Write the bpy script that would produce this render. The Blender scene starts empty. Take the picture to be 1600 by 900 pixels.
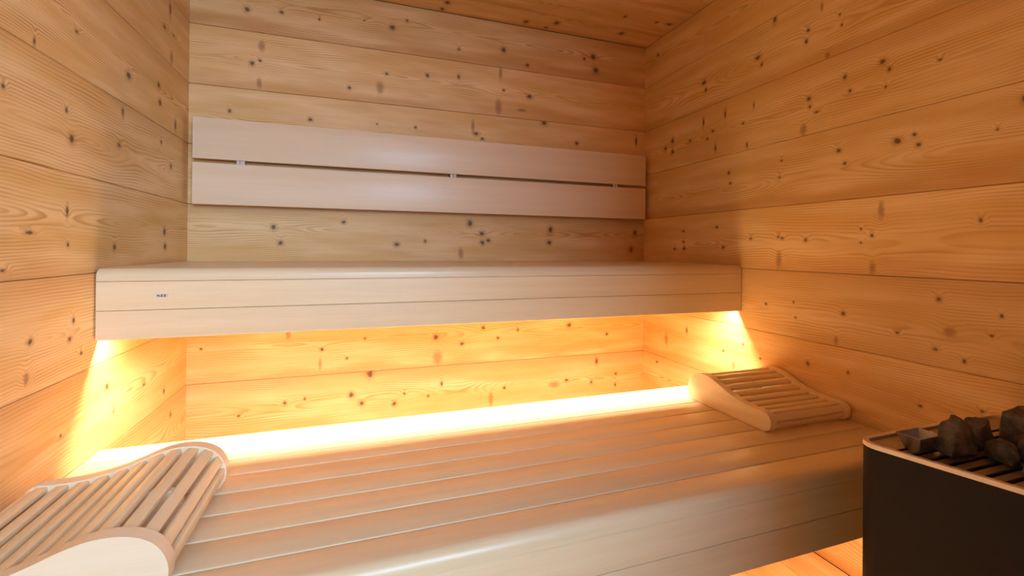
import bpy, bmesh, math, random
from mathutils import Vector, Matrix, noise as mnoise

# ------------------------------------------------------------------ camera
scene = bpy.context.scene
COL = scene.collection
CAM_F, CAM_CY = 706.43, 387.28                  # focal length / principal row for a 1600x900 frame
CAM_POS = Vector((0.5980, -1.9879, 0.0667))     # seam at bench height is z = 0, back wall is y = 0
YAW, PITCH, ROLL = 0.33053, 0.00229, 0.00841
fw = Vector((math.sin(YAW) * math.cos(PITCH), math.cos(YAW) * math.cos(PITCH), math.sin(PITCH)))
rt = Vector((math.cos(YAW), -math.sin(YAW), 0))
up = rt.cross(fw)
R2 = rt * math.cos(ROLL) + up * math.sin(ROLL)
U2 = -rt * math.sin(ROLL) + up * math.cos(ROLL)
cam_data = bpy.data.cameras.new('camera')
cam = bpy.data.objects.new('camera', cam_data)
COL.objects.link(cam)
cam.matrix_world = Matrix(((R2.x, U2.x, -fw.x, CAM_POS.x), (R2.y, U2.y, -fw.y, CAM_POS.y),
                           (R2.z, U2.z, -fw.z, CAM_POS.z), (0, 0, 0, 1)))
cam_data.sensor_fit = 'HORIZONTAL'
cam_data.sensor_width = 36.0
cam_data.lens = CAM_F / 1600 * 36.0
cam_data.shift_y = (CAM_CY - 450) / 1600
cam_data.clip_start = 0.02
scene.camera = cam

# ------------------------------------------------------------------ world, daylight, exposure
world = bpy.data.worlds.new('world')
scene.world = world
world.use_nodes = True
bg = world.node_tree.nodes['Background']
bg.inputs[0].default_value = (0.86, 0.90, 1.0, 1)
bg.inputs[1].default_value = 0.12

def area(name, loc, target, sx, sy, power, color):
    ld = bpy.data.lights.new(name, 'AREA')
    ld.shape = 'RECTANGLE'; ld.size = sx; ld.size_y = sy
    ld.energy = power; ld.color = color
    o = bpy.data.objects.new(name, ld); COL.objects.link(o)
    o.location = loc
    o.rotation_euler = (Vector(target) - Vector(loc)).to_track_quat('-Z', 'Y').to_euler()
    return o
# the window of the room in front of the sauna door: daylight falls in through the doorway
area('daylight_window', (1.35, -4.4, 1.00), (1.0, 0.0, 0.3), 1.9, 1.7, 98.0, (0.50, 0.71, 1.0))
LED_COLOR = (1.0, 0.82, 0.62, 1)
LED_UP, LED_LOW, LED_SPREAD = 9.6, 1.5, 138

vs = scene.view_settings
vs.view_transform = 'Standard'; vs.look = 'None'; vs.gamma = 1.0; vs.use_curve_mapping = False
vs.exposure = 0.97
scene.cycles.use_denoising = True
scene.cycles.max_bounces = 14
scene.cycles.diffuse_bounces = 11
scene.cycles.caustics_reflective = False

# ------------------------------------------------------------------ measures (metres)
S = 0.22554            # cover width of a wall plank
FLOOR = -4 * S         # floor level
CEIL = 1.11
W = 2.0                # room width
FRONT = -2.30          # front wall

KNOTS = {
 'L': {
  -2: [(0.567,0.159,0.0076,0.0079,0),(0.533,0.086,0.006,0.0081,1),(0.354,0.103,0.0078,0.0035,0),(0.205,0.039,0.0063,0.0077,0),(0.755,0.108,0.004,0.0033,0)],
  -1: [(0.855,0.104,0.0066,0.0052,0),(0.727,0.085,0.0057,0.0051,0),(0.713,0.124,0.0044,0.0052,0),(0.865,0.035,0.0054,0.0089,1),(0.682,0.044,0.0046,0.003,0)],
  0: [(0.741,0.141,0.0042,0.01,0),(0.86,0.09,0.0109,0.003,0),(0.536,0.063,0.006,0.007,0),(0.213,0.114,0.0094,0.0101,0),(0.207,0.065,0.0095,0.0089,0),(0.737,0.068,0.0042,0.0042,0),(0.929,0.02,0.0056,0.003,0)],
  1: [(0.499,0.2,0.0053,0.0103,0),(0.727,0.076,0.0086,0.0093,0),(0.518,0.107,0.0082,0.0061,0),(0.747,0.134,0.0041,0.005,0),(0.933,0.123,0.0037,0.0041,0),(0.246,0.175,0.006,0.0061,0),(0.165,0.111,0.0067,0.0078,0)],
  2: [(0.712,0.094,0.0059,0.0034,0),(0.852,0.012,0.0033,0.0067,0),(0.469,0.084,0.0111,0.0084,0),(0.27,0.125,0.0088,0.0072,0),(0.259,0.073,0.0089,0.0085,0),(0.129,0.035,0.007,0.0159,0)],
  3: [(0.23,0.103,0.0093,0.0062,0),(0.149,0.109,0.0068,0.0039,0),(0.184,0.182,0.0065,0.0203,0),(0.169,0.027,0.01,0.0154,1)],
 },
 'B': {
  -3: [(0.654,0.214,0.0108,0.0145,0),(0.582,0.133,0.009,0.0095,0),(0.622,0.094,0.0091,0.008,0),(0.755,0.078,0.008,0.0082,0),(0.797,0.117,0.0048,0.005,0),(0.898,0.097,0.005,0.005,0),(0.957,0.147,0.0051,0.0085,0),(1.184,0.057,0.0073,0.0246,1),(1.248,0.101,0.0056,0.0053,0),(1.5,0.093,0.0202,0.0111,1),(1.565,0.109,0.0082,0.0056,0),(1.729,0.19,0.0065,0.0134,0),(1.701,0.088,0.0064,0.0076,0),(1.839,0.118,0.0067,0.0058,0),(1.836,0.063,0.0044,0.0077,0),(0.333,0.124,0.0055,0.0061,0),(0.173,0.091,0.0039,0.0044,0),(0.405,0.134,0.0042,0.0046,0)],
  -2: [(0.467,0.103,0.0058,0.0062,0),(0.461,0.044,0.0043,0.0156,1),(0.563,0.06,0.0045,0.0048,0),(0.633,0.138,0.0046,0.0048,0),(0.93,0.127,0.0101,0.0101,0),(1.047,0.091,0.007,0.0069,0),(1.145,0.158,0.0072,0.007,0),(1.215,0.108,0.0056,0.0053,0),(1.312,0.141,0.0038,0.0072,0),(1.576,0.15,0.0103,0.0093,0),(1.786,0.095,0.0066,0.0058,0),(0.939,0.036,0.0153,0.0203,1),(0.344,0.169,0.0069,0.0122,1),(0.047,0.132,0.0037,0.0043,0)],
  0: [(0.288,0.144,0.0081,0.0091,0),(0.312,0.082,0.0082,0.0076,0),(0.546,0.171,0.0074,0.0063,0),(0.759,0.081,0.0096,0.0082,0),(0.879,0.097,0.005,0.0067,0),(1.078,0.18,0.0106,0.0121,0),(1.135,0.135,0.009,0.0087,0),(1.138,0.094,0.009,0.0087,0),(1.165,0.104,0.0091,0.007,0),(1.038,0.044,0.0088,0.0172,1),(1.474,0.16,0.01,0.0129,0),(1.468,0.099,0.01,0.0092,0),(1.945,0.154,0.0092,0.0118,0),(1.923,0.068,0.0114,0.0137,0)],
  2: [(0.133,0.135,0.0051,0.0059,0),(0.416,0.13,0.0071,0.0062,0),(0.674,0.137,0.0031,0.0032,0),(0.833,0.138,0.0049,0.005,0),(1.089,0.169,0.0053,0.0208,1),(1.104,0.135,0.0107,0.0069,0),(1.134,0.115,0.0072,0.0052,0),(1.436,0.217,0.0119,0.0091,0),(1.61,0.134,0.0084,0.0075,0),(1.949,0.172,0.0046,0.0197,0)],
  3: [(0.24,0.174,0.008,0.015,1),(0.207,0.102,0.0066,0.0075,0),(0.234,0.116,0.0053,0.0045,0),(0.232,0.028,0.0066,0.0135,1),(0.563,0.051,0.006,0.0064,0),(0.685,0.067,0.0109,0.0178,1),(0.711,0.129,0.0063,0.0049,0),(0.883,0.144,0.0067,0.0067,0),(1.217,0.2,0.0056,0.0212,1),(1.022,0.157,0.0052,0.0086,0),(1.233,0.122,0.0056,0.0053,0),(1.36,0.108,0.0116,0.009,0),(1.209,0.043,0.0111,0.0247,1),(1.322,0.04,0.0153,0.0054,1)],
  4: [(0.188,0.082,0.0078,0.0089,0),(0.308,0.093,0.0068,0.0061,0),(0.446,0.089,0.0043,0.0047,0),(0.733,0.103,0.0095,0.0098,0),(0.794,0.144,0.0049,0.005,0),(0.619,0.114,0.003,0.0032,0),(1.231,0.083,0.0093,0.0106,0),(1.021,0.054,0.0052,0.0051,0),(1.349,0.029,0.0077,0.0072,0),(1.697,0.119,0.0129,0.0114,0),(1.712,0.054,0.0129,0.0133,0),(1.648,0.102,0.0063,0.0057,0)],
 },
 'R': {
  -2: [(0.9,0.15,0.0053,0.0063,0),(1.029,0.154,0.0034,0.0046,0),(0.184,0.093,0.0085,0.022,1),(0.325,0.16,0.005,0.0103,0),(0.638,0.16,0.0036,0.0059,0),(0.539,0.114,0.006,0.0046,0),(0.592,0.068,0.0057,0.015,1),(0.716,0.124,0.0042,0.0035,0),(1.214,0.115,0.0043,0.004,0),(1.338,0.143,0.0035,0.0036,0)],
  -1: [(1.252,0.173,0.0048,0.0059,0),(1.013,0.104,0.0057,0.0058,0),(1.159,0.071,0.0037,0.0032,0),(1.371,0.147,0.003,0.0044,0),(1.304,0.027,0.0037,0.0047,0),(0.992,0.018,0.0047,0.0095,1),(0.739,0.101,0.0048,0.0042,0),(0.848,0.12,0.003,0.0039,0),(0.856,0.069,0.0035,0.0032,0),(1.354,0.099,0.0034,0.003,0)],
  0: [(1.117,0.184,0.0059,0.0174,1),(1.333,0.144,0.0035,0.0046,0),(1.093,0.114,0.0041,0.0044,0),(0.89,0.104,0.0054,0.0051,0),(0.787,0.117,0.0046,0.0041,0),(0.802,0.112,0.006,0.004,0),(0.67,0.113,0.0052,0.0043,0),(0.79,0.036,0.0076,0.0202,1),(1.095,0.02,0.0061,0.0132,1),(0.535,0.081,0.0061,0.0062,0),(0.3,0.105,0.0064,0.0044,0),(0.304,0.076,0.0076,0.007,0),(0.239,0.073,0.0067,0.0045,0),(0.5,0.163,0.0063,0.0047,0),(0.299,0.154,0.0064,0.0044,0),(1.063,0.134,0.003,0.003,0),(1.063,0.094,0.003,0.003,0)],
  1: [(0.562,0.152,0.0059,0.0061,0),(0.569,0.11,0.0059,0.0046,0),(0.798,0.158,0.0045,0.004,0),(0.791,0.101,0.0046,0.0041,0),(0.996,0.153,0.0059,0.0059,0),(1.015,0.11,0.0046,0.0047,0),(1.156,0.147,0.0084,0.0074,0),(1.197,0.155,0.0044,0.0041,0),(1.206,0.126,0.0052,0.0051,0),(1.362,0.128,0.003,0.003,0)],
  2: [(1.014,0.147,0.0046,0.007,0),(1.029,0.101,0.0045,0.0046,0),(1.136,0.126,0.0048,0.0054,0),(1.252,0.107,0.004,0.003,0),(1.127,0.081,0.003,0.0043,0),(0.898,0.118,0.0067,0.0063,0),(0.901,0.09,0.0053,0.0051,0),(0.879,0.02,0.0082,0.0128,1),(0.925,0.066,0.0077,0.003,0),(0.419,0.166,0.0045,0.0165,0),(0.54,0.168,0.004,0.0156,0),(0.68,0.162,0.003,0.0101,0),(0.219,0.131,0.0082,0.0109,0),(0.168,0.105,0.0086,0.0074,0),(0.22,0.08,0.0082,0.0091,0),(0.337,0.105,0.0074,0.0052,0),(0.442,0.089,0.0067,0.0049,0),(0.63,0.106,0.0055,0.0044,0),(0.489,0.041,0.0042,0.0144,0),(0.649,0.018,0.0036,0.0088,0),(0.474,0.114,0.0065,0.0048,0)],
  3: [(0.768,0.216,0.0063,0.0124,0),(0.94,0.175,0.0038,0.0111,1),(0.997,0.121,0.0035,0.0036,0),(1.003,0.086,0.0035,0.0036,0),(0.894,0.12,0.0054,0.0051,0),(0.888,0.085,0.0054,0.0064,0),(0.696,0.108,0.0102,0.0072,0),(0.713,0.075,0.005,0.0057,0),(0.421,0.11,0.0113,0.0083,0),(0.432,0.076,0.0067,0.0066,0),(0.959,0.011,0.0062,0.0073,1)],
 },
 'C': {
  0: [(1.324,0.045,0.0099,0.0132,0),(1.461,0.082,0.0116,0.013,0),(1.431,0.026,0.0085,0.0068,0),(1.795,0.098,0.0104,0.0135,0),(0.952,0.083,0.0092,0.012,0),(0.941,0.025,0.0079,0.0095,0)],
  1: [(1.725,0.109,0.0064,0.0087,0),(1.954,0.118,0.0133,0.0089,0),(1.888,0.113,0.0066,0.0089,0)],
 },
}

# ------------------------------------------------------------------ helpers
def nd(nt, typ, **kw):
    n = nt.nodes.new(typ)
    for k, v in kw.items():
        setattr(n, k, v)
    return n
def lk(nt, a, b): nt.links.new(a, b)
def mth(nt, op, a, b=None, c=None, clamp=False):
    n = nt.nodes.new('ShaderNodeMath'); n.operation = op; n.use_clamp = clamp
    for i, v in enumerate((a, b, c)):
        if v is None: continue
        if isinstance(v, (int, float)): n.inputs[i].default_value = v
        else: nt.links.new(v, n.inputs[i])
    return n.outputs[0]
def smooth(nt, v, lo, hi, t0=0.0, t1=1.0):
    n = nt.nodes.new('ShaderNodeMapRange'); n.interpolation_type = 'SMOOTHSTEP'
    nt.links.new(v, n.inputs['Value'])
    n.inputs['From Min'].default_value = lo; n.inputs['From Max'].default_value = hi
    n.inputs['To Min'].default_value = t0; n.inputs['To Max'].default_value = t1
    return n.outputs['Result']
def mixc(nt, f, a, b, typ='MIX'):
    n = nt.nodes.new('ShaderNodeMix'); n.data_type = 'RGBA'; n.blend_type = typ
    if isinstance(f, (int, float)): n.inputs[0].default_value = f
    else: nt.links.new(f, n.inputs[0])
    for i, v in ((6, a), (7, b)):
        if isinstance(v, tuple): n.inputs[i].default_value = v if len(v) == 4 else v + (1,)
        else: nt.links.new(v, n.inputs[i])
    return n.outputs[2]
def comb(nt, x, y, z):
    n = nt.nodes.new('ShaderNodeCombineXYZ')
    for i, v in enumerate((x, y, z)):
        if isinstance(v, (int, float)): n.inputs[i].default_value = v
        else: nt.links.new(v, n.inputs[i])
    return n.outputs[0]
def noise(nt, vec, scale=1.0, detail=2.0, rough=0.5):
    n = nt.nodes.new('ShaderNodeTexNoise')
    nt.links.new(vec, n.inputs['Vector'])
    n.inputs['Scale'].default_value = scale; n.inputs['Detail'].default_value = detail
    n.inputs['Roughness'].default_value = rough
    return n.outputs['Fac']
def new_mat(name):
    m = bpy.data.materials.new(name); m.use_nodes = True
    nt = m.node_tree
    return m, nt, nt.nodes['Principled BSDF']

def knotty_wood(name, rng, knots, tint=1.0, grain=0.78, heart=None):
    """spruce board: x along the board, z across it; knots = (x, z, radius_x, radius_z, kind)"""
    m, nt, bsdf = new_mat(name)
    tc = nd(nt, 'ShaderNodeTexCoord')
    sep = nd(nt, 'ShaderNodeSeparateXYZ'); lk(nt, tc.outputs['Object'], sep.inputs[0])
    u, v = sep.outputs[0], sep.outputs[2]
    seed = rng.uniform(0, 50)
    flat = comb(nt, u, 0.0, v)
    # distance to the nearest knot, in knot radii
    dist = {0: None, 1: None}
    wob = nd(nt, 'ShaderNodeTexNoise'); lk(nt, flat, wob.inputs['Vector'])
    wob.inputs['Scale'].default_value = 90.0; wob.inputs['Detail'].default_value = 1.0
    for (kx, kz, rx, rz, kind) in knots:
        sub = nd(nt, 'ShaderNodeVectorMath', operation='SUBTRACT'); lk(nt, flat, sub.inputs[0])
        sub.inputs[1].default_value = (kx, 0, kz)
        mul = nd(nt, 'ShaderNodeVectorMath', operation='MULTIPLY'); lk(nt, sub.outputs[0], mul.inputs[0])
        mul.inputs[1].default_value = (0.80 / rx, 0, 0.80 / rz)
        ln = nd(nt, 'ShaderNodeVectorMath', operation='LENGTH'); lk(nt, mul.outputs[0], ln.inputs[0])
        d = ln.outputs['Value']
        dist[kind] = d if dist[kind] is None else mth(nt, 'MINIMUM', dist[kind], d)
    for k in (0, 1):
        if dist[k] is not None:
            dist[k] = mth(nt, 'ADD', dist[k], mth(nt, 'MULTIPLY', mth(nt, 'SUBTRACT', wob.outputs['Fac'], 0.5), 0.9))
    alld = dist[0] if dist[1] is None else (dist[1] if dist[0] is None else mth(nt, 'MINIMUM', dist[0], dist[1]))
    # growth-ring field seen on a flat-sawn face
    lowv = comb(nt, mth(nt, 'MULTIPLY', u, 1.3), seed, mth(nt, 'MULTIPLY', v, 4.0))
    n1 = noise(nt, lowv, 1.6, 2.0)
    n2 = noise(nt, comb(nt, mth(nt, 'MULTIPLY', u, 1.1), seed + 7.0, 0.0), 1.5, 1.5)
    va = mth(nt, 'ADD', mth(nt, 'SUBTRACT', v, S * rng.uniform(0.38, 0.62)), mth(nt, 'MULTIPLY', mth(nt, 'SUBTRACT', n1, 0.5), 0.05))
    if alld is not None:
        bend = smooth(nt, alld, 0.3, 4.5, 0.012, 0.0)
        va = mth(nt, 'ADD', va, bend)
    dep = mth(nt, 'ADD', mth(nt, 'MULTIPLY', mth(nt, 'SUBTRACT', n2, 0.5), 0.16), rng.uniform(-0.01, 0.03))
    r = mth(nt, 'SQRT', mth(nt, 'ADD', mth(nt, 'MULTIPLY', va, va), mth(nt, 'MULTIPLY', dep, dep)))
    fr = mth(nt, 'FRACT', mth(nt, 'MULTIPLY', r, 1.0 / rng.uniform(0.0058, 0.0085)))
    late = mth(nt, 'MULTIPLY', smooth(nt, fr, 0.25, 0.82), smooth(nt, fr, 0.98, 0.86))
    fade = noise(nt, comb(nt, mth(nt, 'MULTIPLY', u, 2.0), seed + 3.0, mth(nt, 'MULTIPLY', v, 14.0)), 2.0, 2.0)
    late = mth(nt, 'MULTIPLY', late, smooth(nt, fade, 0.30, 0.72, 0.12, grain))
    fib = noise(nt, comb(nt, mth(nt, 'MULTIPLY', u, 9.0), seed, mth(nt, 'MULTIPLY', v, 420.0)), 1.0, 2.0)
    big = noise(nt, comb(nt, mth(nt, 'MULTIPLY', u, 1.6), seed + 11.0, mth(nt, 'MULTIPLY', v, 11.0)), 1.7, 2.0)
    t = tint
    base = mixc(nt, smooth(nt, big, 0.25, 0.75), (0.77 * t, 0.49 * t, 0.175 * t), (0.89 * t, 0.655 * t, 0.335 * t))
    col = mixc(nt, late, base, (0.56 * t, 0.285 * t, 0.08 * t))
    col = mixc(nt, smooth(nt, fib, 0.35, 0.75, 0.0, 0.22), col, (0.64 * t, 0.37 * t, 0.12 * t))
    # redder heartwood along one edge of the board
    edge, other = (rng.uniform(0.035, 0.075), 0.0) if (rng.random() < 0.6 or heart) else (S - rng.uniform(0.035, 0.075), S)
    hw_ = mth(nt, 'ADD', v, mth(nt, 'MULTIPLY', mth(nt, 'SUBTRACT', big, 0.5), 0.13))
    col = mixc(nt, smooth(nt, hw_, edge, other, 0.0, 0.55 if heart else 0.45), col, (0.58 * t, 0.29 * t, 0.095 * t))
    if dist[1] is not None:
        col = mixc(nt, smooth(nt, dist[1], 1.7, 0.4, 0.0, 0.62), col, (0.30, 0.115, 0.035))
    if dist[0] is not None:
        col = mixc(nt, smooth(nt, dist[0], 2.2, 0.9, 0.0, 0.38), col, (0.38, 0.16, 0.05))
        col = mixc(nt, smooth(nt, dist[0], 1.05, 0.45, 0.0, 0.85), col, (0.105, 0.048, 0.022))
    lk(nt, col, bsdf.inputs['Base Color'])
    bsdf.inputs['Roughness'].default_value = 0.52
    bsdf.inputs['Specular IOR Level'].default_value = 0.35
    bp = nd(nt, 'ShaderNodeBump'); bp.inputs['Strength'].default_value = 0.10; bp.inputs['Distance'].default_value = 0.002
    lk(nt, mth(nt, 'ADD', late, fib), bp.inputs['Height']); lk(nt, bp.outputs[0], bsdf.inputs['Normal'])
    return m

def pale_wood(name, axis='x', rough=0.36, base=(0.79, 0.655, 0.42), dark=(0.73, 0.575, 0.34)):
    """smooth pale aspen, faint streaks along the given local axis"""
    m, nt, bsdf = new_mat(name)
    tc = nd(nt, 'ShaderNodeTexCoord'); oi = nd(nt, 'ShaderNodeObjectInfo')
    mp = nd(nt, 'ShaderNodeMapping'); lk(nt, tc.outputs['Object'], mp.inputs['Vector'])
    sc = {'x': (1.3, 28, 28), 'y': (28, 1.3, 28), 'z': (28, 28, 1.3)}[axis]
    mp.inputs['Scale'].default_value = sc
    off = nd(nt, 'ShaderNodeVectorMath', operation='ADD'); lk(nt, mp.outputs[0], off.inputs[0])
    rnd = mth(nt, 'MULTIPLY', oi.outputs['Random'], 40.0)
    lk(nt, comb(nt, rnd, rnd, rnd), off.inputs[1])
    a = noise(nt, off.outputs[0], 1.0, 3.0, 0.55)
    b = noise(nt, off.outputs[0], 9.0, 2.0, 0.5)
    f = mth(nt, 'ADD', mth(nt, 'MULTIPLY', a, 0.7), mth(nt, 'MULTIPLY', b, 0.3))
    col = mixc(nt, smooth(nt, f, 0.30, 0.72), base, dark)
    hv = nd(nt, 'ShaderNodeHueSaturation'); lk(nt, col, hv.inputs['Color'])
    lk(nt, mth(nt, 'ADD', mth(nt, 'MULTIPLY', oi.outputs['Random'], 0.10), 0.95), hv.inputs['Value'])
    lk(nt, hv.outputs[0], bsdf.inputs['Base Color'])
    bsdf.inputs['Roughness'].default_value = rough
    bp = nd(nt, 'ShaderNodeBump'); bp.inputs['Strength'].default_value = 0.04; bp.inputs['Distance'].default_value = 0.001
    lk(nt, b, bp.inputs['Height']); lk(nt, bp.outputs[0], bsdf.inputs['Normal'])
    return m

def plain(name, color, rough=0.5, metal=0.0, vary=0.0, scale=30.0):
    m, nt, bsdf = new_mat(name)
    if vary:
        tc = nd(nt, 'ShaderNodeTexCoord')
        f = noise(nt, tc.outputs['Object'], scale, 4.0, 0.6)
        lk(nt, mixc(nt, smooth(nt, f, 0.3, 0.7), tuple(c * (1 - vary) for c in color), tuple(min(1, c * (1 + vary)) for c in color)), bsdf.inputs['Base Color'])
    else:
        bsdf.inputs['Base Color'].default_value = color + (1,)
    bsdf.inputs['Roughness'].default_value = rough
    bsdf.inputs['Metallic'].default_value = metal
    return m

def emitter(name, color, strength):
    m = bpy.data.materials.new(name); m.use_nodes = True
    nt = m.node_tree; nt.nodes.clear()
    e = nt.nodes.new('ShaderNodeEmission'); o = nt.nodes.new('ShaderNodeOutputMaterial')
    e.inputs[0].default_value = color; e.inputs[1].default_value = strength
    nt.links.new(e.outputs[0], o.inputs[0])
    return m

def link_obj(name, bm, mat, parent=None, loc=None, smooth_angle=35):
    me = bpy.data.meshes.new(name)
    bmesh.ops.recalc_face_normals(bm, faces=bm.faces)
    bm.to_mesh(me); bm.free()
    if smooth_angle:
        me.shade_smooth(); me.set_sharp_from_angle(angle=math.radians(smooth_angle))
    me.materials.append(mat)
    o = bpy.data.objects.new(name, me); COL.objects.link(o)
    if parent is not None: o.parent = parent
    if loc is not None: o.location = loc
    return o
def empty(name, loc, label, cat, group=None, rz=0.0):
    o = bpy.data.objects.new(name, None); COL.objects.link(o)
    o.location = loc; o.rotation_euler = (0, 0, rz); o.empty_display_size = 0.05
    tag(o, label, cat, group)
    return o
def tag(o, label, cat, group=None):
    o['label'] = label; o['category'] = cat
    if group: o['group'] = group
    return o
def structure(o): o['kind'] = 'structure'; return o

def box(bm, x0, x1, y0, y1, z0, z1, bev=0.0, seg=1):
    r = bmesh.ops.create_cube(bm, size=1.0)
    vs_ = r['verts']
    bmesh.ops.scale(bm, vec=(x1 - x0, y1 - y0, z1 - z0), verts=vs_)
    bmesh.ops.translate(bm, vec=((x0 + x1) / 2, (y0 + y1) / 2, (z0 + z1) / 2), verts=vs_)
    if bev:
        es = list({e for v in vs_ for e in v.link_edges})
        bmesh.ops.bevel(bm, geom=es, offset=bev, segments=seg, affect='EDGES', profile=0.5)
    return bm
def nbox(*a, **k): return box(bmesh.new(), *a, **k)

def prism(pts, a0, a1, axis):
    """closed 2D outline extruded from a0 to a1 along an axis: 'x' -> pts are (y,z); 'y' -> (x,z); 'z' -> (x,y)"""
    bm = bmesh.new()
    def P(p, a): return {'x': (a, p[0], p[1]), 'y': (p[0], a, p[1]), 'z': (p[0], p[1], a)}[axis]
    A = [bm.verts.new(P(p, a0)) for p in pts]; B = [bm.verts.new(P(p, a1)) for p in pts]
    n = len(pts)
    for i in range(n):
        bm.faces.new((A[i], A[(i + 1) % n], B[(i + 1) % n], B[i]))
    bm.faces.new(A); bm.faces.new(B[::-1])
    return bm
def arc(cx, cy, r, a0, a1, n):
    return [(cx + r * math.cos(math.radians(a0 + (a1 - a0) * i / n)), cy + r * math.sin(math.radians(a0 + (a1 - a0) * i / n))) for i in range(n + 1)]
def catmull(P, per=4, closed=False):
    out = []; n = len(P)
    rng_ = range(n) if closed else range(n - 1)
    for i in rng_:
        g = (lambda k: P[k % n]) if closed else (lambda k: P[max(0, min(n - 1, k))])
        p0, p1, p2, p3 = g(i - 1), g(i), g(i + 1), g(i + 2)
        for j in range(per):
            t = j / per
            out.append(tuple(0.5 * ((2 * p1[k]) + (-p0[k] + p2[k]) * t + (2 * p0[k] - 5 * p1[k] + 4 * p2[k] - p3[k]) * t * t + (-p0[k] + 3 * p1[k] - 3 * p2[k] + p3[k]) * t ** 3) for k in (0, 1)))
    if not closed: out.append(P[-1])
    return out

# ------------------------------------------------------------------ the room shell: each wall is a backing with planks on it
RNG = random.Random(11)
backing = plain('backing_wood', (0.16, 0.085, 0.035), 0.8, vary=0.2)
TH, GAP = 0.018, 0.0012

def plank_mesh(length, z0, z1, out):
    """board along local x, its show face towards local y = 0 from the side 'out' (-1: body at +y, +1: body at -y)"""
    c = 0.0016
    if out < 0: pts = [(TH, z0), (c, z0), (0, z0 + c), (0, z1 - c), (c, z1), (TH, z1)]
    else: pts = [(-TH, z0), (-c, z0), (0, z0 + c), (0, z1 - c), (-c, z1), (-TH, z1)]
    return prism(pts, 0.0, length, 'x')

def rand_knots(rng, length, height, n, lo=0.0):
    ks = []
    for _ in range(n):
        r_ = rng.uniform(0.004, 0.009)
        ks.append((rng.uniform(lo, length), rng.uniform(0.1, 0.9) * height, r_ * rng.uniform(0.8, 1.3), r_ * rng.uniform(0.8, 1.4), 1 if rng.random() < 0.2 else 0))
    return ks

TINT = {('B', -2): 1.06, ('B', -3): 0.94, ('L', -2): 1.04, ('R', -1): 0.93, ('R', 0): 1.06, ('L', 0): 0.97, ('B', 0): 0.90, ('R', -2): 1.02}
def clad(wall, parent, loc, rz, length, out):
    known = KNOTS.get(wall, {})
    for k in range(-4, 5):
        top = min(S, CEIL - k * S)
        ks = list(known.get(k, []))
        far = 1.05 if wall in 'LR' else 0.0       # beyond the frame edge the knots are free
        if wall in 'LR': ks += rand_knots(RNG, length, S, 6, far)
        if not known.get(k): ks += rand_knots(RNG, length, S, 6)
        m = knotty_wood('spruce_%s_%d' % (wall, k), RNG, ks, TINT.get((wall, k), RNG.uniform(0.94, 1.04)), 1.0 if (wall, k) in (('L', 1), ('L', 2), ('B', 4)) else 0.78, wall == 'B' and k >= 2 or wall == 'R' and k in (1, 3))
        o = link_obj('plank', plank_mesh(length, GAP / 2, top - GAP / 2, out), m, parent, smooth_angle=None)
        o.location = (loc[0], loc[1], k * S); o.rotation_euler = (0, 0, rz)

B0 = TH + 0.0005
wall_back = structure(link_obj('wall_back', nbox(-0.10, W + 0.10, B0, B0 + 0.06, FLOOR - 0.05, CEIL + 0.08), backing, smooth_angle=None))
clad('B', wall_back, (0.0, 0.0), 0.0, W, -1)
wall_left = structure(link_obj('wall_left', nbox(-B0 - 0.06, -B0, FRONT, B0, FLOOR - 0.05, CEIL + 0.08), backing, smooth_angle=None))
clad('L', wall_left, (0.0, 0.0), -math.pi / 2, -FRONT, +1)
wall_right = structure(link_obj('wall_right', nbox(W + B0, W + B0 + 0.06, FRONT, B0, FLOOR - 0.05, CEIL + 0.08), backing, smooth_angle=None))
clad('R', wall_right, (W, 0.0), -math.pi / 2, -FRONT, -1)
for wname, lab in ((wall_left, 'left sauna wall of horizontal knotty spruce planks'), (wall_right, 'right sauna wall of horizontal knotty spruce planks behind the heater'), (wall_back, 'back sauna wall of horizontal knotty spruce planks behind the backrest')):
    wname['label'] = lab

# ceiling: planks parallel to the back wall
ceiling = structure(link_obj('ceiling', nbox(-0.10, W + 0.10, FRONT, B0 + 0.06, CEIL + B0, CEIL + B0 + 0.05), backing, smooth_angle=None))
ceiling['label'] = 'ceiling of knotty spruce planks running along the back wall'
y0, k = 0.0, 0
while y0 < -FRONT:
    wd = 0.13 if k == 0 else S
    wd = min(wd, -FRONT - y0)
    ks = list(KNOTS.get('C', {}).get(k, [])) or rand_knots(RNG, W, S, 6)
    m = knotty_wood('spruce_ceiling_%d' % k, RNG, ks, RNG.uniform(0.93, 1.02))
    o = link_obj('plank', plank_mesh(W, GAP / 2, wd - GAP / 2, -1), m, ceiling, smooth_angle=None)
    o.location = (0, -y0, CEIL); o.rotation_euler = (math.pi / 2, 0, 0)
    y0 += wd; k += 1

# floor: planks running from the door to the back wall
floor = structure(link_obj('floor', nbox(-0.10, W + 0.10, FRONT - 0.02, B0 + 0.06, FLOOR - B0 - 0.05, FLOOR - B0), backing, smooth_angle=None))
floor['label'] = 'floor of pale wooden planks under the benches'
fw_ = W / 14
fmats = [knotty_wood('spruce_floor_%d' % i, RNG, rand_knots(RNG, 2.3, fw_, 5), RNG.uniform(0.97, 1.08)) for i in range(5)]
for i in range(14):
    o = link_obj('plank', plank_mesh(-FRONT, GAP / 2, fw_ - GAP / 2, -1), fmats[i % 5], floor, smooth_angle=None)
    # local x -> -Y, local z -> X, body (local +y) -> -Z
    o.matrix_basis = Matrix(((0, 0, 1, i * fw_), (-1, 0, 0, 0.0), (0, -1, 0, FLOOR), (0, 0, 0, 1)))

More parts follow.
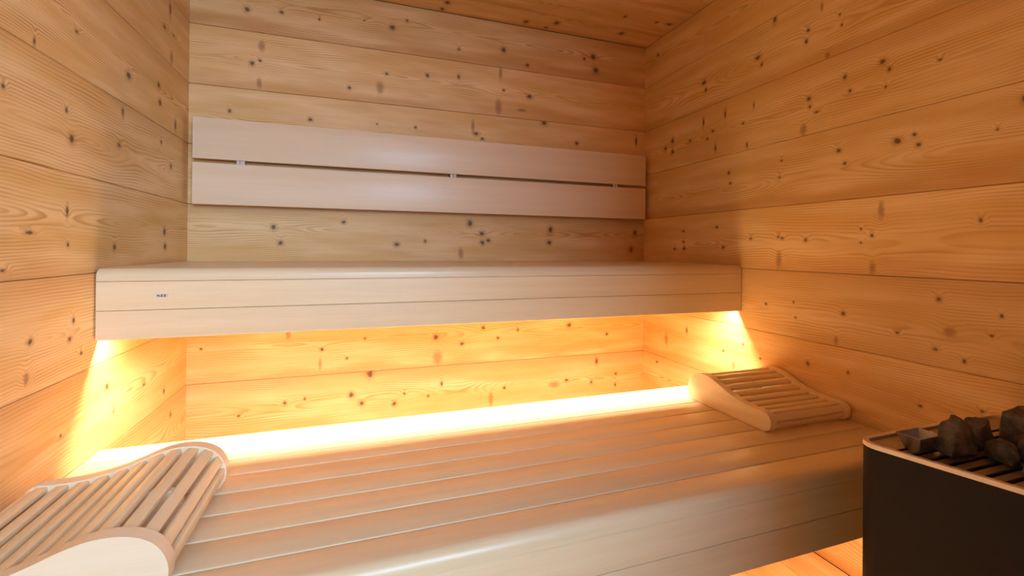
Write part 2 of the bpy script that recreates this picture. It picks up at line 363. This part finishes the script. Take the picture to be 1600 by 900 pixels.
# front wall with the doorway the photographer stands at
frame_wood = pale_wood('door_frame_wood', 'z', 0.45)
DX0, DX1, DTOP = 0.15, 1.15, 1.02
bm = bmesh.new()
box(bm, -B0 - 0.06, DX0, FRONT - 0.06, FRONT, FLOOR - 0.05, CEIL + 0.08)
box(bm, DX1, W + B0 + 0.06, FRONT - 0.06, FRONT, FLOOR - 0.05, CEIL + 0.08)
box(bm, DX0, DX1, FRONT - 0.06, FRONT, DTOP, CEIL + 0.08)
wall_front = structure(link_obj('wall_front', bm, knotty_wood('spruce_front', RNG, rand_knots(RNG, W, 1.8, 10), 1.0), smooth_angle=None))
wall_front['label'] = 'front sauna wall with the doorway behind the camera'
bm = bmesh.new()
box(bm, DX0 - 0.05, DX0 + 0.004, FRONT - 0.065, FRONT + 0.012, FLOOR, DTOP, 0.003)
trim = structure(link_obj('trim_1', bm, frame_wood)); trim['label'] = 'pale door jamb on the left of the doorway'
trim = structure(link_obj('trim_2', nbox(DX1 - 0.004, DX1 + 0.05, FRONT - 0.065, FRONT + 0.012, FLOOR, DTOP, 0.003), frame_wood)); trim['label'] = 'pale door jamb on the right of the doorway'

# ------------------------------------------------------------------ benches
aspen = pale_wood('bench_aspen', 'x', 0.33)
aspen_rail = pale_wood('bearer_aspen', 'y', 0.5)
steel_clip = plain('clip_metal', (0.62, 0.60, 0.57), 0.35, 0.8)

def bench(name, label, y_front, y_back, ztop, n_slats, pitch, group=None):
    x0, x1 = 0.0035, W - 0.0035
    root = empty(name, (0, y_front, ztop - 0.175), label, 'bench', group)
    def rel(p): return (p[0] - y_front, p[1] - (ztop - 0.175))
    g, r_, th = 0.0034, 0.0026, 0.026
    # nose board: rounded front edge that turns down into the fascia
    nose_d = (y_back - y_front) - n_slats * pitch
    R = 0.021
    yb = y_front + nose_d - g / 2
    pts = [(yb, ztop - th), (yb, ztop - r_)] + arc(yb - r_, ztop - r_, r_, 0, 90, 3)[1:]
    pts += arc(y_front + R, ztop - R, R, 90, 180, 8)
    pts += [(y_front, ztop - 0.0315), (y_front + 0.022, ztop - 0.0315), (y_front + 0.022, ztop - th)]
    link_obj('nose_board', prism([rel(p) for p in pts], x0, x1, 'x'), aspen, root)
    for i in range(n_slats):
        a = y_front + nose_d + i * pitch + g / 2; b = a + pitch - g
        pts = [(a, ztop - th)] + arc(a + r_, ztop - r_, r_, 180, 90, 3) + arc(b - r_, ztop - r_, r_, 90, 0, 3) + [(b, ztop - th)]
        link_obj('slat', prism([rel(p) for p in pts], x0, x1, 'x'), aspen, root)
    fas = []
    for j in range(2):
        zt = ztop - 0.0325 - j * 0.0718; zb = zt - 0.0708
        c = 0.0012
        pts = [(y_front + 0.0205, zt), (y_front + c, zt), (y_front, zt - c), (y_front, zb + c), (y_front + c, zb), (y_front + 0.0205, zb)]
        fas.append(link_obj('fascia_board', prism([rel(p) for p in pts], x0, x1, 'x'), aspen, root, smooth_angle=None))
    for bx_ in (0.02, 0.50, 0.98, 1.46, 1.94):
        bmr = nbox(bx_, bx_ + 0.04, 0.0265, y_back - y_front - 0.004, 0.175 - th - 0.045, 0.175 - th - 0.0005, 0.002)
        link_obj('bearer', bmr, aspen_rail, root)
    return root, fas

Z_UP, Z_LOW = 0.0110, -0.4380
upper, up_fascia = bench('upper_bench', 'wide pale upper bench spanning the sauna wall to wall below the backrest', -0.631, -0.002, Z_UP, 7, 0.079)
lower, low_fascia = bench('lower_bench', 'pale slatted lower bench carrying both headrests', -1.243, -0.600, Z_LOW, 7, 0.0808)

# tiny printed badge on the upper fascia, just right of its left end
ink = plain('badge_ink', (0.035, 0.030, 0.035), 0.5)
badge_face = plain('badge_face', (0.62, 0.55, 0.50), 0.45)
bx, bz = 0.1245, -0.0578 - (Z_UP - 0.175)
badge = link_obj('badge', nbox(bx - 0.001, bx + 0.0255, -0.0006, 0.0002, bz - 0.0035, bz + 0.0038), badge_face, up_fascia[0], smooth_angle=None)
badge['label'] = 'tiny pale badge with dark lettering'
bm = bmesh.new()
def stroke(x0, x1, z0, z1): box(bm, bx + x0, bx + x1, -0.0010, -0.0006, bz + z0, bz + z1)
stroke(0.0020, 0.0062, 0.0002, 0.0022); stroke(0.0034, 0.0050, -0.0030, 0.0002)              # first letter
stroke(0.0072, 0.0084, -0.0030, 0.0016); stroke(0.0084, 0.0096, -0.0030, -0.0018)
stroke(0.0108, 0.0126, -0.0030, 0.0030); stroke(0.0126, 0.0150, 0.0020, 0.0030); stroke(0.0126, 0.0146, -0.0005, 0.0005); stroke(0.0126, 0.0150, -0.0030, -0.0020)
stroke(0.0160, 0.0216, 0.0018, 0.0030); stroke(0.0176, 0.0196, -0.0014, 0.0018); stroke(0.0158, 0.0212, -0.0030, -0.0018)
let = link_obj('lettering', bm, ink, badge, smooth_angle=None)

# ------------------------------------------------------------------ LED strips under the bench edges
alu = plain('led_profile_metal', (0.75, 0.74, 0.72), 0.35, 0.9)
def led(name, label, y, z, strength, x0=0.02, x1=W - 0.02):
    root = empty(name, (W / 2, y, z), label, 'light')
    link_obj('profile', nbox(x0 - W / 2, x1 - W / 2, -0.007, 0.007, 0.0, 0.007, 0.001), alu, root)
    link_obj('diffuser', nbox(x0 - W / 2 + 0.002, x1 - W / 2 - 0.002, -0.0055, 0.0055, -0.0025, -0.0003), emitter(name + '_glow', LED_COLOR, 12.0), root, smooth_angle=None)
    ld = bpy.data.lights.new(name + '_light', 'AREA'); ld.shape = 'RECTANGLE'; ld.size = x1 - x0 - 0.004; ld.size_y = 0.011
    ld.energy = strength; ld.color = LED_COLOR[:3]; ld.spread = math.radians(LED_SPREAD)
    lo = bpy.data.objects.new('led_light', ld); COL.objects.link(lo); lo.parent = root; lo.location = (0, 0, -0.0032)
    return root
led('led_strip', 'warm glowing light strip hidden behind the front boards of the upper bench', -0.596, -0.1325, LED_UP)
led('led_strip', 'warm light strip hidden under the lower bench lighting the floor', -1.200, -0.572, LED_LOW)

# ------------------------------------------------------------------ backrest
back_wood = pale_wood('backrest_aspen', 'x', 0.37, (0.86, 0.72, 0.51), (0.81, 0.65, 0.43))
root = empty('backrest', (1.0, -0.045, 0.222), 'pale backrest of two long boards mounted on the back wall', 'backrest')
for za, zb in ((0.222, 0.3755), (0.3905, 0.5420)):
    link_obj('board', nbox(0.0255 - 1.0, 1.9760 - 1.0, 0.0, 0.020, za - 0.222, zb - 0.222, 0.0016, 2), back_wood, root)
for cx in (0.181, 0.993, 1.803):
    rail = link_obj('mounting_rail', nbox(cx - 1.0 - 0.012, cx - 1.0 + 0.012, 0.0202, 0.0445, 0.02, 0.30, 0.001), aspen_rail, root)
    bm = bmesh.new()
    box(bm, cx - 1.014, cx - 1.005, 0.004, 0.0200, 0.1538, 0.1682)
    box(bm, cx - 0.999, cx - 0.987, 0.004, 0.0200, 0.1538, 0.1682)
    box(bm, cx - 1.014, cx - 0.987, 0.012, 0.0200, 0.1538, 0.1682)
    c = link_obj('clip', bm, plain('clip_pale', (0.66, 0.56, 0.46), 0.45), root, smooth_angle=None)

# ------------------------------------------------------------------ headrests
hr_side = pale_wood('headrest_side_aspen', 'x', 0.38, (0.86, 0.71, 0.48), (0.81, 0.64, 0.41))
hr_slat = pale_wood('headrest_slat_aspen', 'y', 0.36, (0.85, 0.70, 0.43), (0.78, 0.62, 0.36))
TOPC = [(0.026, 0.0), (0.009, 0.007), (0.0, 0.027), (0.005, 0.045), (0.020, 0.0555), (0.046, 0.0545), (0.080, 0.0555), (0.112, 0.0600), (0.144, 0.0670),
        (0.175, 0.0775), (0.204, 0.0890), (0.233, 0.0968), (0.262, 0.0980), (0.290, 0.0920), (0.312, 0.0780), (0.325, 0.0570), (0.329, 0.0350), (0.324, 0.0120), (0.311, 0.0)]
def headrest(label, loc, rz, width):
    root = empty('headrest', loc, label, 'headrest', 'curved slatted headrests on the lower bench', rz)
    curve = catmull(TOPC, 4)
    tb = 0.025
    for ya in (0.0, width - tb):
        bm = prism(curve, ya, ya + tb, 'y')
        cap = [e for e in bm.edges if abs(e.verts[0].co.y - e.verts[1].co.y) < 1e-6]
        bmesh.ops.bevel(bm, geom=cap, offset=0.0040, segments=3, affect='EDGES', profile=0.5)
        link_obj('side_board', bm, hr_side, root, smooth_angle=45)
    # slats laid side by side along a line just inside the outline
    L = [0.0]
    for a, b in zip(curve, curve[1:]): L.append(L[-1] + math.dist(a, b))
    def at(s):
        for i in range(len(curve) - 1):
            if L[i + 1] >= s:
                t = (s - L[i]) / max(1e-9, L[i + 1] - L[i])
                a, b = curve[i], curve[i + 1]
                d = math.dist(a, b); tx, tz = (b[0] - a[0]) / d, (b[1] - a[1]) / d
                return (a[0] + (b[0] - a[0]) * t, a[1] + (b[1] - a[1]) * t), (tx, tz)
        return curve[-1], (0, -1)
    n = 14; s0, s1 = 0.026, L[-1] - 0.042
    for i in range(n):
        s = s0 + (s1 - s0) * i / (n - 1)
        pa, _ = at(s - 0.011); pb, _ = at(s + 0.011); (px, pz), _ = at(s)
        d = math.dist(pa, pb); tx, tz = (pb[0] - pa[0]) / d, (pb[1] - pa[1]) / d
        nx, nz = tz, -tx                                   # towards the inside
        if True:
            inx, inz = (nx, nz)
        hw, th = 0.0097, 0.009
        c0 = (px + inx * 0.0028, pz + inz * 0.0028)
        prof = []
        for (a, b) in ((-hw, th), (-hw, 0.0024), (-hw + 0.0009, 0.0009), (-hw + 0.0026, 0.0), (hw - 0.0026, 0.0), (hw - 0.0009, 0.0009), (hw, 0.0024), (hw, th)):
            prof.append((c0[0] + tx * a + inx * b, c0[1] + tz * a + inz * b))
        link_obj('slat', prism(prof, tb - 0.002, width - tb + 0.002, 'y'), hr_slat, root, smooth_angle=50)
    # hidden cross rail that carries the slats at mid width
    inner = [(x, max(0.0, z - 0.016)) for x, z in curve if 0.03 < x < 0.30 and z > 0.02]
    railp = [(inner[0][0], 0.001)] + inner + [(inner[-1][0], 0.001)]
    link_obj('centre_rail', prism(railp, width / 2 - 0.006, width / 2 + 0.006, 'y'), hr_side, root, smooth_angle=None)
    return root
headrest('large foreground headrest of curved slats, its round end pointing away from the left wall', (0.0165, -1.212, Z_LOW + 0.0003), 0.0, 0.330)
headrest('curved slatted headrest lying against the right wall behind the black heater', (1.9890, -1.046, Z_LOW + 0.0003), math.pi / 2, 0.313)

# ------------------------------------------------------------------ heater
HZ = -0.300
def m_black():
    m, nt, bsdf = new_mat('heater_black_coating')
    tc = nd(nt, 'ShaderNodeTexCoord')
    f = noise(nt, tc.outputs['Object'], 9.0, 5.0, 0.6)
    lk(nt, mixc(nt, smooth(nt, f, 0.35, 0.75), (0.008, 0.0072, 0.0078), (0.015, 0.013, 0.0135)), bsdf.inputs['Base Color'])
    lk(nt, smooth(nt, f, 0.3, 0.7, 0.50, 0.62), bsdf.inputs['Roughness'])
    bsdf.inputs['Specular IOR Level'].default_value = 0.25
    return m
black = m_black()
rim_steel = plain('heater_rim_steel', (0.82, 0.74, 0.66), 0.42, 0.55, 0.05, 40)
grate_steel = plain('heater_grate_steel', (0.42, 0.36, 0.32), 0.38, 0.9, 0.12, 60)
dark_inside = plain('heater_inside', (0.02, 0.016, 0.014), 0.8)
def rounded(poly, r, n=6):
    out = []; N = len(poly)
    for i in range(N):
        p0, p1, p2 = Vector(poly[i - 1]), Vector(poly[i]), Vector(poly[(i + 1) % N])
        a = (p0 - p1).normalized(); b = (p2 - p1).normalized()
        half = math.acos(max(-1, min(1, a.dot(b)))) / 2
        d = r / math.tan(half); c = p1 + (a + b).normalized() * (r / math.sin(half))
        v0 = (p1 + a * d) - c; v1 = (p1 + b * d) - c
        a0 = math.atan2(v0.y, v0.x); da = math.atan2(v1.y, v1.x) - a0
        while da > math.pi: da -= 2 * math.pi
        while da < -math.pi: da += 2 * math.pi
        out += [(c.x + r * math.cos(a0 + da * k / n), c.y + r * math.sin(a0 + da * k / n)) for k in range(n + 1)]
    return out
def offset_poly(poly, d):                                  # shrink a convex counter-clockwise polygon
    out = []; N = len(poly)
    for i in range(N):
        p0, p1, p2 = Vector(poly[i - 1]), Vector(poly[i]), Vector(poly[(i + 1) % N])
        e0 = (p1 - p0).normalized(); e1 = (p2 - p1).normalized()
        n0 = Vector((-e0.y, e0.x)); n1 = Vector((-e1.y, e1.x))
        k = (n0 + n1); k = k / max(1e-6, k.dot(n0))
        out.append(tuple(p1 + k * d))
    return out
HB = (1.74, -1.60)                                          # heater base centre
poly = [(1.512 - HB[0], -1.372 - HB[1]), (1.640 - HB[0], -1.85 - HB[1]), (1.965 - HB[0], -1.85 - HB[1]), (1.965 - HB[0], -1.372 - HB[1])]   # ccw
zt = HZ - FLOOR                                             # heater height
heater = empty('sauna_heater', (HB[0], HB[1], FLOOR), 'black sauna heater with steel rim and grate of stones at the right wall', 'heater')
def ring(outer, inner, z0, z1):
    bm = bmesh.new(); n = len(outer)
    O0 = [bm.verts.new((x, y, z0)) for x, y in outer]; O1 = [bm.verts.new((x, y, z1)) for x, y in outer]
    I0 = [bm.verts.new((x, y, z0)) for x, y in inner]; I1 = [bm.verts.new((x, y, z1)) for x, y in inner]
    for i in range(n):
        j = (i + 1) % n
        bm.faces.new((O0[i], O0[j], O1[j], O1[i])); bm.faces.new((I0[j], I0[i], I1[i], I1[j]))
        bm.faces.new((O1[i], O1[j], I1[j], I1[i])); bm.faces.new((O0[j], O0[i], I0[i], I0[j]))
    return bm
o_ = rounded(poly, 0.030); i_ = rounded(offset_poly(poly, 0.003), 0.027)
link_obj('body', ring(o_, i_, 0.03, zt - 0.0045), black, heater, smooth_angle=30)
r0 = rounded(offset_poly(poly, -0.0008), 0.0305); r1 = rounded(offset_poly(poly, 0.0085), 0.0215)
bm = ring(r0, r1, zt - 0.0043, zt + 0.0040)
bmesh.ops.bevel(bm, geom=[e for e in bm.edges if min(v.co.z for v in e.verts) > zt + 0.0035 and len(e.link_faces) == 2 and e.calc_face_angle(0) > 1.0], offset=0.002, segments=2, affect='EDGES')
link_obj('rim', bm, rim_steel, heater, smooth_angle=50)
inside = rounded(offset_poly(poly, 0.006), 0.024)
link_obj('inner_tray', prism(inside, zt - 0.06, zt - 0.055, 'z'), dark_inside, heater, smooth_angle=None)
link_obj('foot', nbox(-0.17, 0.19, -0.20, 0.19, 0.0, 0.0295, 0.004), dark_inside, heater)
# top plate round the far end and bars of the grate, all running towards the wall
pl = [(1.524 - HB[0], -1.383 - HB[1]), (1.538 - HB[0], -1.4250 - HB[1]), (1.953 - HB[0], -1.4250 - HB[1]), (1.953 - HB[0], -1.383 - HB[1])]
link_obj('top_plate', prism(rounded(pl, 0.0085, 3), zt - 0.003, zt - 0.0005, 'z'), grate_steel, heater, smooth_angle=30)
yb = -1.4320
while yb > -1.835:
    xl = 1.512 + (-1.372 - yb) * 0.128 / 0.478 + 0.0118
    link_obj('grate_bar', nbox(xl - HB[0], 1.954 - HB[0], yb - 0.013 - HB[1], yb - HB[1], zt - 0.003, zt - 0.0005), grate_steel, heater, smooth_angle=None)
    yb -= 0.0225

# flared steel cup on the grate
cup_steel = plain('cup_steel', (0.50, 0.46, 0.43), 0.32, 0.9, 0.08, 80)
def cup():
    bm = bmesh.new()
    b0 = [(-0.018, -0.011), (0.018, -0.011), (0.018, 0.011), (-0.018, 0.011)]
    t0 = [(-0.032, -0.020), (0.032, -0.020), (0.032, 0.020), (-0.032, 0.020)]
    h = 0.031
    def q(l, z, s=0.0): return [bm.verts.new((x - s * (1 if x > 0 else -1), y - s * (1 if y > 0 else -1), z)) for x, y in l]
    A = q(b0, 0.0); B = q(t0, h); C = q(t0, h, 0.0022); D = q(b0, 0.003, 0.002)
    for lo, hi in ((A, B), (B, C), (C, D)):
        for i in range(4): bm.faces.new((lo[i], lo[(i + 1) % 4], hi[(i + 1) % 4], hi[i]))
    bm.faces.new(A[::-1]); bm.faces.new(D)
    return bm
c = link_obj('metal_cup', cup(), cup_steel, loc=(1.589, -1.439, HZ - 0.0004), smooth_angle=None)
tag(c, 'small flared square steel cup on the heater grate beside the stones', 'cup')

# stones
def stone_mat():
    m, nt, bsdf = new_mat('olivine_stone')
    tc = nd(nt, 'ShaderNodeTexCoord'); oi = nd(nt, 'ShaderNodeObjectInfo')
    f = noise(nt, tc.outputs['Object'], 38.0, 6.0, 0.65)
    g = noise(nt, tc.outputs['Object'], 150.0, 4.0, 0.7)
    col = mixc(nt, smooth(nt, f, 0.35, 0.70), (0.045, 0.040, 0.035), (0.16, 0.135, 0.11))
    col = mixc(nt, smooth(nt, g, 0.60, 0.78, 0, 0.5), col, (0.22, 0.19, 0.15))
    lk(nt, col, bsdf.inputs['Base Color']); bsdf.inputs['Roughness'].default_value = 0.62
    bp = nd(nt, 'ShaderNodeBump'); bp.inputs['Strength'].default_value = 0.8; bp.inputs['Distance'].default_value = 0.004
    lk(nt, mth(nt, 'ADD', f, mth(nt, 'MULTIPLY', g, 0.4)), bp.inputs['Height']); lk(nt, bp.outputs[0], bsdf.inputs['Normal'])
    return m
STONE = stone_mat()
def stone(label, loc, size, seed, pts=None, rz=0.0):
    rng = random.Random(seed)
    bm = bmesh.new()
    if pts is None:
        pts = []
        for _ in range(22):
            v = Vector((rng.gauss(0, 1), rng.gauss(0, 1), rng.gauss(0, 1))).normalized()
            pts.append(tuple(max(-0.8, min(0.8, c_)) for c_ in v))
    for p in pts: bm.verts.new((p[0] * size[0], p[1] * size[1], p[2] * size[2]))
    res = bmesh.ops.convex_hull(bm, input=bm.verts)
    junk = [g_ for g_ in res['geom_interior'] if isinstance(g_, bmesh.types.BMVert)] + [g_ for g_ in res['geom_unused'] if isinstance(g_, bmesh.types.BMVert)]
    if junk: bmesh.ops.delete(bm, geom=list(set(junk)), context='VERTS')
    bmesh.ops.bevel(bm, geom=list(bm.edges), offset=min(size) * 0.06, segments=1, affect='EDGES', clamp_overlap=True)
    bmesh.ops.remove_doubles(bm, verts=bm.verts, dist=min(size) * 0.05)
    bmesh.ops.triangulate(bm, faces=bm.faces)
    for _ in range(2): bmesh.ops.subdivide_edges(bm, edges=bm.edges, cuts=1, use_grid_fill=True)
    bm.normal_update()
    for v in bm.verts:
        p = Vector((v.co.x * 55 + seed, v.co.y * 55, v.co.z * 22))
        k_ = mnoise.noise(p) * 0.75 - abs(mnoise.noise(p * 2.3)) * 0.6
        v.co += v.normal * k_ * min(size) * 0.22
    zmin = min(v.co.z for v in bm.verts)
    for v in bm.verts: v.co.z -= zmin
    o = link_obj('heater_stone', bm, STONE, loc=(loc[0], loc[1], HZ - 0.0005 + (loc[2] if len(loc) > 2 else 0)), smooth_angle=28)
    o.rotation_euler = (0, 0, rz)
    tag(o, label, 'stone', 'dark stones on the heater grate')
    return o
PEAK = [(-1, -.5, -.9), (-.9, .6, -.8), (.7, -.7, -1), (.9, .6, -1), (-.75, -.6, .1), (-.6, .5, .35), (-.1, -.3, 1.0), (.15, .35, 1.0), (.45, -.5, .6), (.75, .3, .35), (.95, -.2, -.2), (-.2, -.9, -.7), (.1, -.85, .2), (.2, .9, -.6)]
SLAB = [(-1, -.8, -.7), (-.7, -.5, -1), (.9, -.8, -1), (1, .8, -.9), (-.9, .8, -1), (-.95, -.8, .85), (-.8, .7, 1), (.9, -.75, .8), (1, .7, .95), (0, -1, .2), (-.3, -.8, -1), (.1, .95, -.2)]
LUMP = [(-.9, -.6, -1), (-.8, .7, -.9), (.8, -.7, -1), (.9, .6, -.9), (-1, 0, -.1), (-.5, -.7, .6), (-.4, .6, .8), (.3, -.6, .95), (.4, .5, .9), (.95, -.1, .2), (.1, -1, -.2), (0, .95, -.1)]
FLAT = [(-1, -.4, -1), (-.8, .7, -1), (.8, -.7, -1), (1, .5, -1), (-.7, -.4, .3), (-.4, .6, .7), (.3, -.5, 1), (.8, .3, .8), (1, -.1, 0), (-.2, -.9, -.4)]
stone('tall peaked dark stone right beside the steel cup', (1.640, -1.468), (0.043, 0.028, 0.034), 3, PEAK)
stone('large square dark slab stone standing at the right edge of the picture', (1.799, -1.494), (0.055, 0.027, 0.034), 5, SLAB, 0.1)
stone('shadowed stone half hidden behind the gap between peaked stone and square slab', (1.716, -1.462), (0.030, 0.022, 0.027), 9, LUMP)
stone('low brownish stone lying in front of the square slab', (1.672, -1.564), (0.034, 0.020, 0.014), 21, FLAT)
stone('dark stone leaning against the foot of the square slab', (1.733, -1.530), (0.032, 0.016, 0.023), 14, LUMP, 3.0)
stone('small dark stone in front of the right foot of the peaked stone', (1.671, -1.517), (0.026, 0.015, 0.021), 30, LUMP, 1.4)
